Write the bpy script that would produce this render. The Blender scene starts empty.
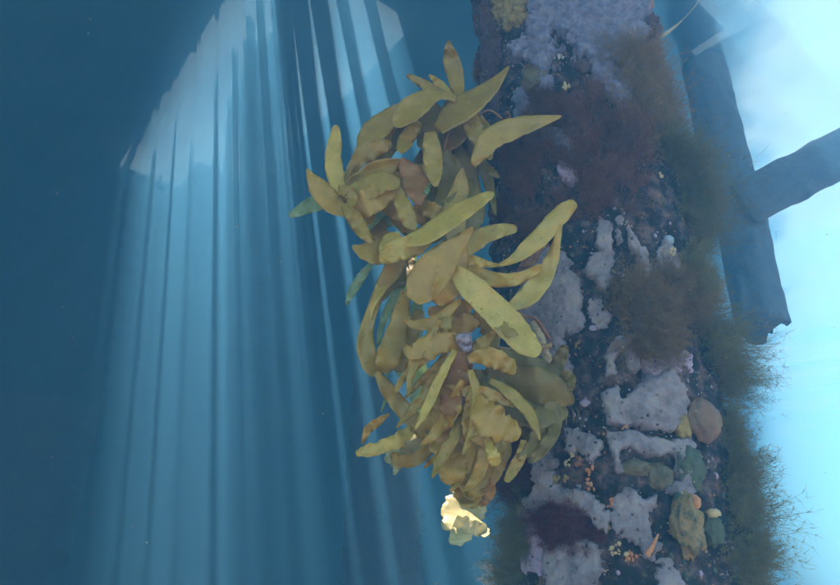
import bpy, bmesh, math, random
from mathutils import Vector, Matrix, noise
random.seed(7)
C = bpy.context.scene
# ---------------------------------------------------------------- camera
PITCH = math.radians(25)
F = 640.0 / 840.0            # focal length in frame widths
cam_d = bpy.data.cameras.new('camera')
cam = bpy.data.objects.new('camera', cam_d)
C.collection.objects.link(cam)
cam_d.sensor_width = 36.0
cam_d.lens = 36.0 * F
cam_d.clip_start = 0.02
cam_d.clip_end = 500
cam.rotation_euler = (math.radians(90) + PITCH, 0, 0)
C.camera = cam
# ---------------------------------------------------------------- sky and sun
SUN = Vector((-.31, .323, 1.674)).normalized()
world = bpy.data.worlds.new('World'); C.world = world
world.use_nodes = True
wn = world.node_tree
bg = wn.nodes['Background']
sky = wn.nodes.new('ShaderNodeTexSky')
sky.sky_type = 'NISHITA'; sky.sun_disc = False; sky.dust_density = 3; sky.ozone_density = .6
sky.sun_elevation = math.asin(SUN.z)
sky.sun_rotation = math.atan2(SUN.x, SUN.y)
hs_ = wn.nodes.new('ShaderNodeHueSaturation'); hs_.inputs['Saturation'].default_value = .2   # hazy, milky sky
wn.links.new(sky.outputs[0], hs_.inputs['Color']); wn.links.new(hs_.outputs[0], bg.inputs[0])
bg.inputs[1].default_value = 0.085
sd = bpy.data.lights.new('sun', 'SUN'); sd.energy = 5.0; sd.angle = math.radians(0.6); sd.color = (1, .94, .84)
so = bpy.data.objects.new('sun', sd); C.collection.objects.link(so)
so.rotation_euler = (-SUN).to_track_quat('-Z', 'Y').to_euler()
so.location = SUN * 20
C.view_settings.view_transform = 'Standard'
C.view_settings.look = 'None'
C.view_settings.exposure = 2.68
C.view_settings.gamma = 1
C.cycles.max_bounces = 8
C.cycles.diffuse_bounces = 3
C.cycles.volume_bounces = 2
C.cycles.transparent_max_bounces = 24
C.cycles.use_denoising = True
C.cycles.sample_clamp_indirect = 4
H = 2.65                      # height of the deck's underside above the camera
# haze (the water itself)
HAZE_COL = (.10, .34, .62)
HAZE_DEN = 0.175
HAZE_ANI = 0.4
HAZE_ABS = (.46, .51, .75)
WATER_ROUGH = .18
EX, EK = .50 * H, .50        # right edge of the deck
HATCH_END = (-.245 * H, .63 * H)
SHAFT_SEED = 9
SPOT_X, SPOT_Y, SPOT_R = .085 + SUN.x / SUN.z * (H - .13), 1.275 + SUN.y / SUN.z * (H - .13), .085  # small deck hole added to drop a sun spot on the kelp tip
SPOT_BY = 1.25
SURF_SCATTER = .024
DECK_BACK = .25

# ================================================================ helpers
sinp, cosp = math.sin(PITCH), math.cos(PITCH)
def ray(px, py):
    """direction (world) of a photograph pixel, forward component 1"""
    a, b = (px - 420) / 640.0, (292.5 - py) / 640.0
    return Vector((a, cosp - b * sinp, sinp + b * cosp))
def W(px, py, Y):
    d = ray(px, py); return d * (Y / d.y)
def new_obj(name, verts, faces, mat=None, parent=None, smooth=True, mats=None, midx=None):
    me = bpy.data.meshes.new(name)
    me.from_pydata([tuple(v) for v in verts], [], faces)
    for m in (mats or ([mat] if mat else [])): me.materials.append(m)
    if smooth: me.polygons.foreach_set('use_smooth', [True] * len(me.polygons))
    if midx: me.polygons.foreach_set('material_index', midx)
    me.update()
    o = bpy.data.objects.new(name, me); C.collection.objects.link(o)
    if parent: o.parent = parent
    return o
def tag(o, label=None, cat=None, group=None, kind=None):
    if label: o['label'] = label
    if cat: o['category'] = cat
    if group: o['group'] = group
    if kind: o['kind'] = kind
    return o
def empty(name, loc=(0, 0, 0)):
    o = bpy.data.objects.new(name, None); C.collection.objects.link(o); o.location = loc
    o.empty_display_size = .05
    return o
def adopt(child, root):
    """parent child to root keeping the child's world-space mesh where it is"""
    child.parent = root
    child.location = child.location - root.location
def fbm(p, o=4): return noise.fractal(p, .9, 2.1, o)
def node_mat(name):
    m = bpy.data.materials.new(name); m.use_nodes = True
    n = m.node_tree.nodes; return m, n, m.node_tree.links.new, n['Principled BSDF']
def mottled(name, cols, scale=30, rough=.7, bump=.3, bscale=120, detail=6, dist=.002, spec=.3, sub=0, pos=None):
    """procedural colour mottling between several colours plus fine relief"""
    m, n, L, b = node_mat(name)
    g = n.new('ShaderNodeNewGeometry')
    t = n.new('ShaderNodeTexNoise'); t.inputs['Scale'].default_value = scale; t.inputs['Detail'].default_value = detail; t.inputs['Roughness'].default_value = .65
    r = n.new('ShaderNodeValToRGB'); e = r.color_ramp.elements
    k = len(cols); ps = pos or [.32 + .36 * i / max(1, k - 1) for i in range(k)]
    e[0].position = ps[0]; e[0].color = (*cols[0], 1)
    e[1].position = ps[-1]; e[1].color = (*cols[-1], 1)
    for i in range(1, k - 1): q = e.new(ps[i]); q.color = (*cols[i], 1)
    L(g.outputs['Position'], t.inputs['Vector']); L(t.outputs['Fac'], r.inputs[0]); L(r.outputs[0], b.inputs['Base Color'])
    t2 = n.new('ShaderNodeTexNoise'); t2.inputs['Scale'].default_value = bscale; t2.inputs['Detail'].default_value = 5
    bp = n.new('ShaderNodeBump'); bp.inputs['Strength'].default_value = bump; bp.inputs['Distance'].default_value = dist
    L(g.outputs['Position'], t2.inputs['Vector']); L(t2.outputs['Fac'], bp.inputs['Height']); L(bp.outputs[0], b.inputs['Normal'])
    b.inputs['Roughness'].default_value = rough; b.inputs['Specular IOR Level'].default_value = spec
    return m
def leafy(name, c1, c2, scale=14, trans=.5, rough=.45, spot=None, gloss=.05):
    """thin plant tissue: diffuse + translucent + a little gloss, colour varied per blade and along it"""
    m = bpy.data.materials.new(name); m.use_nodes = True
    n = m.node_tree.nodes; n.clear(); L = m.node_tree.links.new
    o = n.new('ShaderNodeOutputMaterial'); g = n.new('ShaderNodeNewGeometry'); oi = n.new('ShaderNodeObjectInfo')
    t = n.new('ShaderNodeTexNoise'); t.inputs['Scale'].default_value = scale; t.inputs['Detail'].default_value = 5
    L(g.outputs['Position'], t.inputs['Vector'])
    ad = n.new('ShaderNodeMath'); ad.operation = 'MULTIPLY_ADD'; ad.inputs[1].default_value = .5
    L(oi.outputs['Random'], ad.inputs[0]); L(t.outputs['Fac'], ad.inputs[2])
    mr = n.new('ShaderNodeMapRange'); mr.inputs[1].default_value = .4; mr.inputs[2].default_value = 1.1
    L(ad.outputs[0], mr.inputs[0])
    mx = n.new('ShaderNodeMix'); mx.data_type = 'RGBA'
    mx.inputs[6].default_value = (*c1, 1); mx.inputs[7].default_value = (*c2, 1); L(mr.outputs[0], mx.inputs[0])
    out = mx.outputs[2]
    v0 = n.new('ShaderNodeTexNoise'); v0.inputs['Scale'].default_value = 32; v0.inputs['Detail'].default_value = 7; v0.inputs['Roughness'].default_value = .7
    L(g.outputs['Position'], v0.inputs['Vector'])
    m0 = n.new('ShaderNodeMapRange'); m0.inputs[1].default_value = .3; m0.inputs[2].default_value = .7; m0.inputs[3].default_value = .85; m0.inputs[4].default_value = 1.12
    L(v0.outputs['Fac'], m0.inputs[0])
    vm = n.new('ShaderNodeVectorMath'); vm.operation = 'SCALE'; L(out, vm.inputs[0]); L(m0.outputs[0], vm.inputs['Scale']); out = vm.outputs[0]
    # small dark flecks and worn specks
    v = n.new('ShaderNodeTexNoise'); v.inputs['Scale'].default_value = 160; v.inputs['Detail'].default_value = 2
    L(g.outputs['Position'], v.inputs['Vector'])
    m2 = n.new('ShaderNodeMapRange'); m2.inputs[1].default_value = .64; m2.inputs[2].default_value = .72; m2.inputs[4].default_value = .4
    L(v.outputs['Fac'], m2.inputs[0])
    mx2 = n.new('ShaderNodeMix'); mx2.data_type = 'RGBA'; mx2.inputs[7].default_value = (*(spot or (.16, .08, .02)), 1)
    L(m2.outputs[0], mx2.inputs[0]); L(out, mx2.inputs[6]); out = mx2.outputs[2]
    d = n.new('ShaderNodeBsdfDiffuse'); tr = n.new('ShaderNodeBsdfTranslucent'); gl = n.new('ShaderNodeBsdfGlossy'); gl.inputs['Roughness'].default_value = rough
    L(out, d.inputs[0]); L(out, tr.inputs[0])
    bp = n.new('ShaderNodeBump'); bp.inputs['Strength'].default_value = .35; bp.inputs['Distance'].default_value = .002
    t3 = n.new('ShaderNodeTexNoise'); t3.inputs['Scale'].default_value = 60; L(g.outputs['Position'], t3.inputs['Vector'])
    L(t3.outputs['Fac'], bp.inputs['Height']); L(bp.outputs[0], d.inputs['Normal']); L(bp.outputs[0], gl.inputs['Normal'])
    s1 = n.new('ShaderNodeMixShader'); s1.inputs[0].default_value = trans; L(d.outputs[0], s1.inputs[1]); L(tr.outputs[0], s1.inputs[2])
    s2 = n.new('ShaderNodeMixShader'); s2.inputs[0].default_value = gloss; L(s1.outputs[0], s2.inputs[1]); L(gl.outputs[0], s2.inputs[2])
    L(s2.outputs[0], o.inputs['Surface'])
    return m
def box_geo(x0, x1, y0, y1, z0, z1, M=None):
    v = [Vector((x, y, z)) for x in (x0, x1) for y in (y0, y1) for z in (z0, z1)]
    if M: v = [M @ q for q in v]
    return v, [(0, 1, 3, 2), (4, 6, 7, 5), (0, 4, 5, 1), (2, 3, 7, 6), (0, 2, 6, 4), (1, 5, 7, 3)]
def boxes(name, lst, mat, parent):
    V, Fc = [], []
    for a in lst:
        v, f = box_geo(*a); k = len(V); V += v; Fc += [tuple(i + k for i in q) for q in f]
    return new_obj(name, V, Fc, mat, parent, smooth=False)

# ================================================================ materials
M_sand = mottled('seabed_sand', [(.16, .14, .10), (.24, .21, .16), (.30, .27, .21)], 3, .95, .4, 40, dist=.02)
M_deck = mottled('weathered_timber', [(.10, .085, .07), (.17, .15, .12), (.22, .19, .16)], 12, .85, .5, 60)
M_hazed = mottled('hazed_fouled_timber', [(.05, .07, .09), (.10, .12, .14), (.07, .09, .11)], 7, .85, .6, 40, dist=.012)  # haze over the background post is painted in as a bluish tone
M_wet = mottled('fouled_dark_timber', [(.03, .03, .025), (.07, .06, .05), (.05, .07, .05)], 9, .85, .6, 40, dist=.01)
M_core = mottled('encrusted_surface', [(.006, .007, .006), (.016, .015, .012), (.07, .04, .04), (.16, .09, .07), (.05, .06, .035)], 26, .8, .9, 150, dist=.004, pos=[.30, .47, .56, .63, .74])
M_sponge = mottled('lavender_sponge', [(.11, .08, .08), (.21, .16, .165), (.27, .21, .215), (.33, .26, .20)], 22, .8, .8, 170, dist=.0025, pos=[.30,.45,.55,.7])
M_spongeb = mottled('blue_grey_sponge', [(.09, .08, .11), (.17, .15, .20), (.25, .22, .27)], 40, .8, .7, 150, dist=.003)
M_osc = mottled('sponge_pore', [(.02, .02, .03), (.05, .045, .06)], 90)
M_spongep = mottled('pinkish_sponge', [(.30, .20, .28), (.40, .28, .34), (.22, .16, .22)], 40, .8, .5, 150)
M_tan = mottled('tan_sponge', [(.15, .08, .05), (.22, .12, .075), (.17, .11, .06)], 30, .8, .6, 200)
M_ochre = mottled('ochre_sponge', [(.05, .06, .04), (.20, .13, .055), (.30, .18, .07), (.14, .11, .06)], 45, .8, .7, 200, pos=[.36, .46, .56, .68])
M_yellow = mottled('yellow_sponge', [(.12, .08, .03), (.28, .18, .06), (.36, .25, .08)], 60, .8, .7, 200)
M_olive = mottled('brown_sponge', [(.07, .055, .03), (.15, .11, .06), (.12, .10, .07)], 40, .85, .8, 160)
M_dbrown = mottled('dark_brown_sponge', [(.04, .022, .02), (.11, .05, .05), (.06, .05, .035)], 50, .8, .6, 180)
M_green = mottled('green_growth', [(.04, .05, .03), (.09, .10, .06), (.07, .06, .045)], 50, .85, .8, 160)
M_orange = mottled('orange_tissue', [(.40, .13, .045), (.52, .20, .08), (.46, .27, .14)], 70, .6, .4, 200)
M_cream = mottled('cream_tissue', [(.42, .28, .12), (.52, .38, .20), (.45, .24, .11)], 70, .6, .4, 200)
M_white = mottled('white_shell', [(.45, .40, .34), (.34, .28, .22)], 60, .5)
M_rust = mottled('rusty_tissue', [(.18, .06, .03), (.32, .12, .05), (.42, .25, .14)], 60, .7)
M_stalk = mottled('granular_tan', [(.28, .14, .06), (.48, .32, .17), (.55, .42, .26)], 120, .8, .8, 260)
M_greyb = mottled('grey_sponge', [(.22, .26, .30), (.32, .36, .40)], 60)
M_shell = mottled('snail_shell', [(.10, .07, .09), (.26, .18, .20), (.48, .36, .36)], 90, .35, .2, 200, spec=.5)
K_pale = leafy('kelp_pale_olive', (.68, .45, .06), (.80, .57, .12), trans=.5)
K_olive = leafy('kelp_olive', (.48, .29, .03), (.62, .39, .05), trans=.5)
K_ochre = leafy('kelp_ochre', (.60, .34, .04), (.70, .42, .065), trans=.5, spot=(.25, .10, .03))
K_orange = leafy('kelp_orange', (.48, .19, .035), (.58, .27, .06), trans=.5, spot=(.25, .08, .02))
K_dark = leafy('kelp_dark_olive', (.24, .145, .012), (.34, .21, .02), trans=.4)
K_green = leafy('kelp_green', (.34, .42, .18), (.45, .52, .26), trans=.5)
K_bright = leafy('kelp_sunlit_pale', (.55, .46, .20), (.66, .58, .28), trans=.4)  # sunlight on the lowest tip is painted in as this pale tone
K_stipe = leafy('kelp_stipe', (.38, .18, .05), (.46, .26, .08), trans=.15)
A_red = leafy('red_algae', (.17, .07, .04), (.26, .11, .065), trans=.35, gloss=.01)
A_brown = leafy('brown_algae', (.22, .13, .06), (.32, .19, .085), trans=.35, gloss=.01)
A_green = leafy('green_brown_algae', (.17, .14, .06), (.26, .21, .09), trans=.4, gloss=.01)
A_deep = leafy('deep_red_algae', (.12, .025, .025), (.19, .05, .05), trans=.3, gloss=.01)

# ================================================================ seabed, water, surface
v, f = [], []
NX, NY = 120, 130
for j in range(NY + 1):
    for i in range(NX + 1):
        x, y = -88 + 150 * i / NX, -44 + 156 * j / NY
        v.append((x, y, -2.2 + .12 * fbm(Vector((x * .35, y * .35, 3)))))
f = [(j * (NX + 1) + i, j * (NX + 1) + i + 1, (j + 1) * (NX + 1) + i + 1, (j + 1) * (NX + 1) + i) for j in range(NY) for i in range(NX)]
tag(new_obj('seabed', v, f, M_sand), kind='structure')

hz = bpy.data.materials.new('water_volume'); hz.use_nodes = True; n = hz.node_tree; n.nodes.clear()
o_ = n.nodes.new('ShaderNodeOutputMaterial'); pv = n.nodes.new('ShaderNodeVolumePrincipled'); n.links.new(pv.outputs[0], o_.inputs['Volume'])
pv.inputs['Color'].default_value = (*HAZE_COL, 1); pv.inputs['Density'].default_value = HAZE_DEN
pv.inputs['Anisotropy'].default_value = HAZE_ANI; pv.inputs['Absorption Color'].default_value = (*HAZE_ABS, 1)
v, f = box_geo(-86, 60, -42, 110, -3.6, 3.9)
tag(new_obj('haze', v, f, hz, smooth=False), kind='stuff')

def water_mat():
    m = bpy.data.materials.new('water_surface'); m.use_nodes = True; n = m.node_tree.nodes; n.clear(); L = m.node_tree.links.new
    o = n.new('ShaderNodeOutputMaterial'); mx = n.new('ShaderNodeMixShader'); tr = n.new('ShaderNodeBsdfTransparent')
    gl = n.new('ShaderNodeBsdfGlossy'); fr = n.new('ShaderNodeFresnel'); bp = n.new('ShaderNodeBump'); nz = n.new('ShaderNodeTexNoise'); g = n.new('ShaderNodeNewGeometry')
    fr.inputs['IOR'].default_value = 1.72; gl.inputs['Roughness'].default_value = WATER_ROUGH
    gl.inputs[0].default_value = (.45, .66, .76, 1)
    nz.inputs['Scale'].default_value = 1.3; nz.inputs['Detail'].default_value = 2
    L(g.outputs['Position'], nz.inputs['Vector']); L(nz.outputs['Fac'], bp.inputs['Height']); bp.inputs['Distance'].default_value = .035; bp.inputs['Strength'].default_value = 1
    L(bp.outputs[0], fr.inputs['Normal']); L(bp.outputs[0], gl.inputs['Normal'])
    L(fr.outputs[0], mx.inputs[0]); L(tr.outputs[0], mx.inputs[1]); L(gl.outputs[0], mx.inputs[2]); tl = n.new('ShaderNodeBsdfTranslucent'); tl.inputs[0].default_value = (.62, .85, 1, 1); m2 = n.new('ShaderNodeMixShader'); n3 = n.new('ShaderNodeTexNoise'); n3.inputs['Scale'].default_value = 2.0; n3.inputs['Detail'].default_value = 1
    r3 = n.new('ShaderNodeMapRange'); r3.inputs[1].default_value = .25; r3.inputs[2].default_value = .75; r3.inputs[3].default_value = SURF_SCATTER * .3; r3.inputs[4].default_value = SURF_SCATTER * .75
    L(g.outputs['Position'], n3.inputs['Vector']); L(n3.outputs['Fac'], r3.inputs[0]); L(r3.outputs[0], m2.inputs[0])
    L(mx.outputs[0], m2.inputs[1]); L(tl.outputs[0], m2.inputs[2]); L(m2.outputs[0], o.inputs['Surface'])
    return m
ZW = H - .15
v = []
NX, NY = 200, 230
for j in range(NY + 1):
    for i in range(NX + 1):
        a, b = i / NX * 2 - 1, j / NY * 2 - 1
        x, y = (59.8 if a > 0 else 85.8) * a * abs(a) ** 1.6, 3 + (106.8 if b > 0 else 44.8) * b * abs(b) ** 1.6
        v.append((x, y, ZW + .035 * noise.noise(Vector((x * .9, y * 1.1, 0))) + .012 * noise.noise(Vector((x * 3, y * 3.5, 5)))))
f = [(j * (NX + 1) + i, j * (NX + 1) + i + 1, (j + 1) * (NX + 1) + i + 1, (j + 1) * (NX + 1) + i) for j in range(NY) for i in range(NX)]
tag(new_obj('water_surface', v, f, water_mat()), kind='structure')

# ================================================================ pier deck
g = Vector((.626, -.78)).normalized(); e = Vector((-g.y, g.x))
MD = Matrix(((e.x, g.x, 0, 0), (e.y, g.y, 0, 0), (0, 0, 1, H), (0, 0, 0, 1)))
def le(x, y): return (x * e.x + y * e.y, x * g.x + y * g.y)
PW = .40
P1 = le(-.752 * H, 1.301 * H); P2 = le(*HATCH_END)
GL = P1[0]
deck = empty('pier_deck', (0, 4, H))
tag(deck, 'dark timber pier deck overhead with one missing plank letting sunlight in', 'pier deck')
hx, hy = SPOT_X, SPOT_Y
hl, hs = le(hx, hy)
k = -70
while k < 130:
    l0 = GL + k * PW; l1 = l0 + PW
    s1 = (EX - EK * .853 * H - (l0 + l1) / 2 * (e.x - EK * e.y)) / (g.x - EK * g.y)
    s1 = min(s1, ((l0 + l1) / 2 * e.y + DECK_BACK) / -g.y)
    s0 = -88
    # keep inside the water box
    s0 = max(s0, -84, -(84 + l0 * e.x) / g.x, -(108 - l1 * e.y) / -g.y)
    if s1 > s0 + .5 and -30 < l0 < 60:
        j = .003 if k % 2 else 0
        L_ = [(l0 - .004, l1 + .004, s0, s1, j, .06 + j, MD)]
        ge = hs - SPOT_R - .13                      # near end of the missing-plank gap
        if k in (0, 1): L_ = [(l0 - .004, l1 + .004, s0, P1[1] + (0, .35)[k], j, .06 + j, MD)]
        st = ge if k in (0, 1) else s0
        if l0 < hl < l1:
            r = SPOT_R
            L_ = (L_ if k in (0, 1) else []) + [(l0 - .004, l1 + .004, st, hs - r, j, .06 + j, MD), (l0 - .004, l1 + .004, hs + r, s1, j, .06 + j, MD)]
            if hl - r > l0: L_.append((l0 - .004, hl - r, hs - r - .01, hs + r + .01, j + .001, .059 + j, MD))
            if hl + r < l1: L_.append((hl + r, l1 + .004, hs - r - .01, hs + r + .01, j + .001, .059 + j, MD))
        elif k in (0, 1): L_.append((l0 - .004, l1 + .004, ge, s1, j, .06 + j, MD))
        q = boxes('plank', L_, M_deck, None); adopt(q, deck)
    k += 1
# unseen slats added over the gap to comb the sunlight into shafts
rl = random.Random(SHAFT_SEED)
g0 = Vector((-.37, .93, 0)).normalized(); e0 = Vector((.93, .37, 0)).normalized()
Q0 = Vector((SUN.x, SUN.y, 0)) * (H / SUN.z)
mid_l = GL + PW
GW = 2 * PW
l = -.36 * H
nxt = 0
while l < .62 * H:
    b = rl.choice([.006, .01, .014]) if l < .1 * H else .05
    sk = (l + b / 2 - mid_l * (e.x * e0.x + e.y * e0.y)) / (g.x * e0.x + g.y * e0.y)
    P_ = Vector((e.x * mid_l + g.x * sk, e.y * mid_l + g.y * sk, 0))
    d_ = (P_ - Q0).normalized(); an = math.atan2(-d_.x, d_.y)
    T_ = min(1.6, GW / 2 / max(.2, abs(d_.x * g.y - d_.y * g.x)))
    MM = Matrix.Translation(P_ + Vector((0, 0, H + .09))) @ Matrix.Rotation(an, 4, 'Z')
    l += b
    cv = .40 + (.16 if l < -.08 * H else 0) + .35 * noise.noise(Vector((l * 34, SHAFT_SEED, 2))) + .45 * noise.noise(Vector((l * 6.5, SHAFT_SEED, 0))) + .75 * noise.noise(Vector((l * 12, SHAFT_SEED, 8))) + .55 * noise.noise(Vector((l * 21, SHAFT_SEED, 4))) + rl.uniform(-.06, .06)
    cv += max(0, (l + .02 * H) / (.10 * H)) * .5
    cv = max(0, min(1.0, cv)); sp = rl.uniform(0, .05)
    ca, cb = 2 * T_ * cv * sp, 2 * T_ * cv * (1 - sp)
    bw = b * (.5 if l < .04 * H else .78)
    L_ = [(-bw, bw, -T_ - .15, -T_ + ca, 0, .03, MM), (-bw, bw, T_ - cb, T_ + .3, 0, .03, MM)]
    hv = Vector((hx, hy, 0)) - P_
    if abs(hv.cross(d_).z) < SPOT_R + .02 + b / 2 and abs(hv.dot(d_)) < T_ + .3:      # leave the small hole free
        L_ = [(-b / 2, b / 2, min(T_, max(T_ - 2 * T_ * cv, hv.dot(d_) + SPOT_R + .04)), T_ + .15, 0, .03, MM)]
    q = boxes('light_slat', L_, M_deck, None); adopt(q, deck)

# ================================================================ encrusted pile (main)
AX, AY = .45, 1.5
cdir = Vector((-AX, -AY, 0)).normalized(); rdir = Vector((-cdir.y, cdir.x, 0))
def pnorm(phi): return cdir * math.cos(phi) + rdir * math.sin(phi)
def pR0(z): return .243 + .016 * z
def plow(p): return .020 * noise.noise(p * 4.5) + .010 * noise.noise(p * 12 + Vector((7, 3, 1)))
def surf(phi, z, off=0, fine=0):
    nn = pnorm(phi); r0 = pR0(z)
    p = Vector((AX, AY, z)) + nn * r0
    r = r0 + plow(p) + off
    if fine: r += fine * (.009 * fbm(p * 30, 3) + .012 * noise.noise(p * 26) - .003)
    return Vector((AX, AY, z)) + nn * r
def hit(px, py, off=0):
    """photograph pixel -> (phi, z) on the pile, or None"""
    d = ray(px, py); z = .6; r = .25
    for _ in range(4):
        a = d.x ** 2 + d.y ** 2; b = -2 * (d.x * AX + d.y * AY); c = AX ** 2 + AY ** 2 - r * r
        D = b * b - 4 * a * c
        if D < 0: return None
        t = (-b - math.sqrt(D)) / (2 * a); p = d * t; z = p.z
        q = Vector((p.x - AX, p.y - AY, 0)); phi = math.atan2(q.dot(rdir), q.dot(cdir))
        r = pR0(z) + plow(Vector((AX, AY, z)) + pnorm(phi) * pR0(z)) + off
    return phi, z
def hit2(px, py):
    h = hit(px, py)
    k = 0
    while h is None and k < 200:
        k += 1; px += -1 if px > 560 else 1; h = hit(px, py)
    return h
pile = empty('encrusted_pile', (AX, AY, -2.2))
tag(pile, 'thick pier pile crusted with dark growth, in front of the bright water', 'pile')
NP = 340
zs = [-2.5 + i * .05 for i in range(44)]
z = -.3
while z < 1.95: zs.append(z); z += .0055
while z < H - .002: zs.append(z); z += .03
zs.append(H - .001)
v = []
for z in zs:
    for i in range(NP):
        v.append(surf(i / NP * 2 * math.pi - math.pi, z, 0, 1))
f = []
for j in range(len(zs) - 1):
    for i in range(NP):
        i2 = (i + 1) % NP
        f.append((j * NP + i, j * NP + i2, (j + 1) * NP + i2, (j + 1) * NP + i))
f.append(tuple(range(NP - 1, -1, -1))); f.append(tuple((len(zs) - 1) * NP + i for i in range(NP)))
q = new_obj('pile_crust', v, f, M_core); adopt(q, pile)

def blob_geo(center, nrm, rx, ry, rz, seed, sub=3, amp=.18, freq=2.2, warp=None):
    bm = bmesh.new(); bmesh.ops.create_icosphere(bm, subdivisions=sub, radius=1)
    up = Vector((0, 0, 1)); tx = up.cross(nrm)
    if tx.length < .05: tx = Vector((1, 0, 0))
    tx.normalize(); ty = nrm.cross(tx)
    vs = []
    for q in bm.verts:
        c = q.co; k = 1 + amp * noise.noise(c * freq + Vector((seed * 3.7, seed, 0))) + amp * .4 * noise.noise(c * freq * 3 + Vector((seed, 5, 0)))
        vs.append(center + tx * (c.x * rx * k) + ty * (c.y * ry * k) + nrm * (c.z * rz * k))
    fs = [tuple(a.index for a in fc.verts) for fc in bm.faces]; bm.free()
    return vs, fs
def merged(name, geos, mat, parent=None):
    V, Fc = [], []
    for a, b in geos:
        k = len(V); V += a; Fc += [tuple(i + k for i in q) for q in b]
    return new_obj(name, V, Fc, mat, parent)
rs = random.Random(11)
for nm, mt, cnt, s0, s1 in (('pale_specks', M_cream, 2200, .0006, .0024), ('rusty_specks', M_rust, 1500, .001, .0045), ('green_specks', M_green, 1100, .0015, .007), ('pink_specks', M_spongep, 900, .001, .0055)):
    gs = []
    while len(gs) < cnt:
        phi = rs.uniform(-1.5, 1.5); z = rs.uniform(-.15, 1.85)
        p = surf(phi, z, 0, 1)
        if noise.noise(p * 9 + Vector((len(nm), 0, 0))) < rs.uniform(-.25, .35): continue
        s = rs.uniform(s0, s1) * rs.uniform(.5, 1)
        gs.append(blob_geo(p, pnorm(phi), s, s * rs.uniform(.6, 1.6), s * .7, len(gs), sub=1, amp=.35))
    q = merged(nm, gs, mt); q['kind'] = 'stuff'; adopt(q, pile)

# ================================================================ sponge sheets growing on the pile
def sdist(x, y, poly):
    best = 1e9; ins = False; n = len(poly)
    for i in range(n):
        x1, y1 = poly[i]; x2, y2 = poly[(i + 1) % n]
        dx, dy = x2 - x1, y2 - y1
        t = max(0, min(1, ((x - x1) * dx + (y - y1) * dy) / (dx * dx + dy * dy + 1e-12)))
        d = (x - x1 - t * dx) ** 2 + (y - y1 - t * dy) ** 2
        if d < best: best = d
        if (y1 > y) != (y2 > y) and x < (x2 - x1) * (y - y1) / (y2 - y1) + x1: ins = not ins
    d = math.sqrt(best)
    return d if ins else -d
def sponge(poly_px, label, cat='sponge', group='lavender sponge sheets on the pile', mat=None, T=.013, res=.0026, pores=.022, seed=0, lump=.005, edge=.006, lf=24, name='sponge_sheet', pr=.0029):
    RR = .25; T *= .72; lump *= .9; edge *= 1.5
    poly = []
    for px, py in poly_px:
        h = hit2(px, py); poly.append((h[0] * RR, h[1]))
    x0 = min(p[0] for p in poly) - .012; x1 = max(p[0] for p in poly) + .012
    y0 = min(p[1] for p in poly) - .012; y1 = max(p[1] for p in poly) + .012
    nx = int((x1 - x0) / res) + 1; ny = int((y1 - y0) / res) + 1
    rr = random.Random(seed + 100)
    pts = []
    for _ in range(900):
        if pores <= 0: break
        a, b = rr.uniform(x0, x1), rr.uniform(y0, y1)
        if sdist(a, b, poly) > .007 and all((a - c[0]) ** 2 + (b - c[1]) ** 2 > (pores * rr.uniform(.5, 2.2)) ** 2 for c in pts): pts.append((a, b, pr * rr.uniform(.5, 1.2)))
    idx = {}; V = []; Fc = []; MI = []
    dd = [[0] * (nx + 1) for _ in range(ny + 1)]
    for j in range(ny + 1):
        for i in range(nx + 1):
            a, b = x0 + i * res, y0 + j * res
            q = Vector((a, b, seed * 1.3))
            d = sdist(a, b, poly) + edge * noise.noise(q * 45) + edge * .7 * noise.noise(q * 110)
            dd[j][i] = d
    def vert(i, j):
        if (i, j) in idx: return idx[(i, j)]
        a, b = x0 + i * res, y0 + j * res; d = dd[j][i]
        w = .013
        if d <= 0: h = -.012 + max(-.01, d)
        else:
            h = T * math.sqrt(max(0, 1 - (1 - min(d / w, 1)) ** 2))
            q = Vector((a, b, seed * .7))
            h += min(1, d / w) * (.0022 * noise.noise(q * 90) + lump * noise.noise(q * lf) + lump * .5 * noise.noise(q * lf * 2.6) + .0012 * noise.noise(q * 200)) + .002
        for (ca, cb, r) in pts:
            s = math.hypot(a - ca, b - cb)
            if s < r * 2.2:
                h += .0022 * math.exp(-((s - r * 1.25) / (r * .5)) ** 2)
                if s < r: h -= .007 * (1 - (s / r) ** 2)
        nn = surf(a / RR, b, h, 0)
        idx[(i, j)] = len(V); V.append(nn); return idx[(i, j)]
    for j in range(ny):
        for i in range(nx):
            m = max(dd[j][i], dd[j + 1][i], dd[j][i + 1], dd[j + 1][i + 1])
            if m > -.0015:
                Fc.append((vert(i, j), vert(i + 1, j), vert(i + 1, j + 1), vert(i, j + 1)))
                a, b = x0 + (i + .5) * res, y0 + (j + .5) * res
                MI.append(1 if any((a - c[0]) ** 2 + (b - c[1]) ** 2 < (c[2] * .62) ** 2 for c in pts) else 0)
    ob_ = new_obj(name, V, Fc, mats=[mat or M_sponge, M_osc], midx=MI)
    return tag(ob_, label, cat, group)

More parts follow.
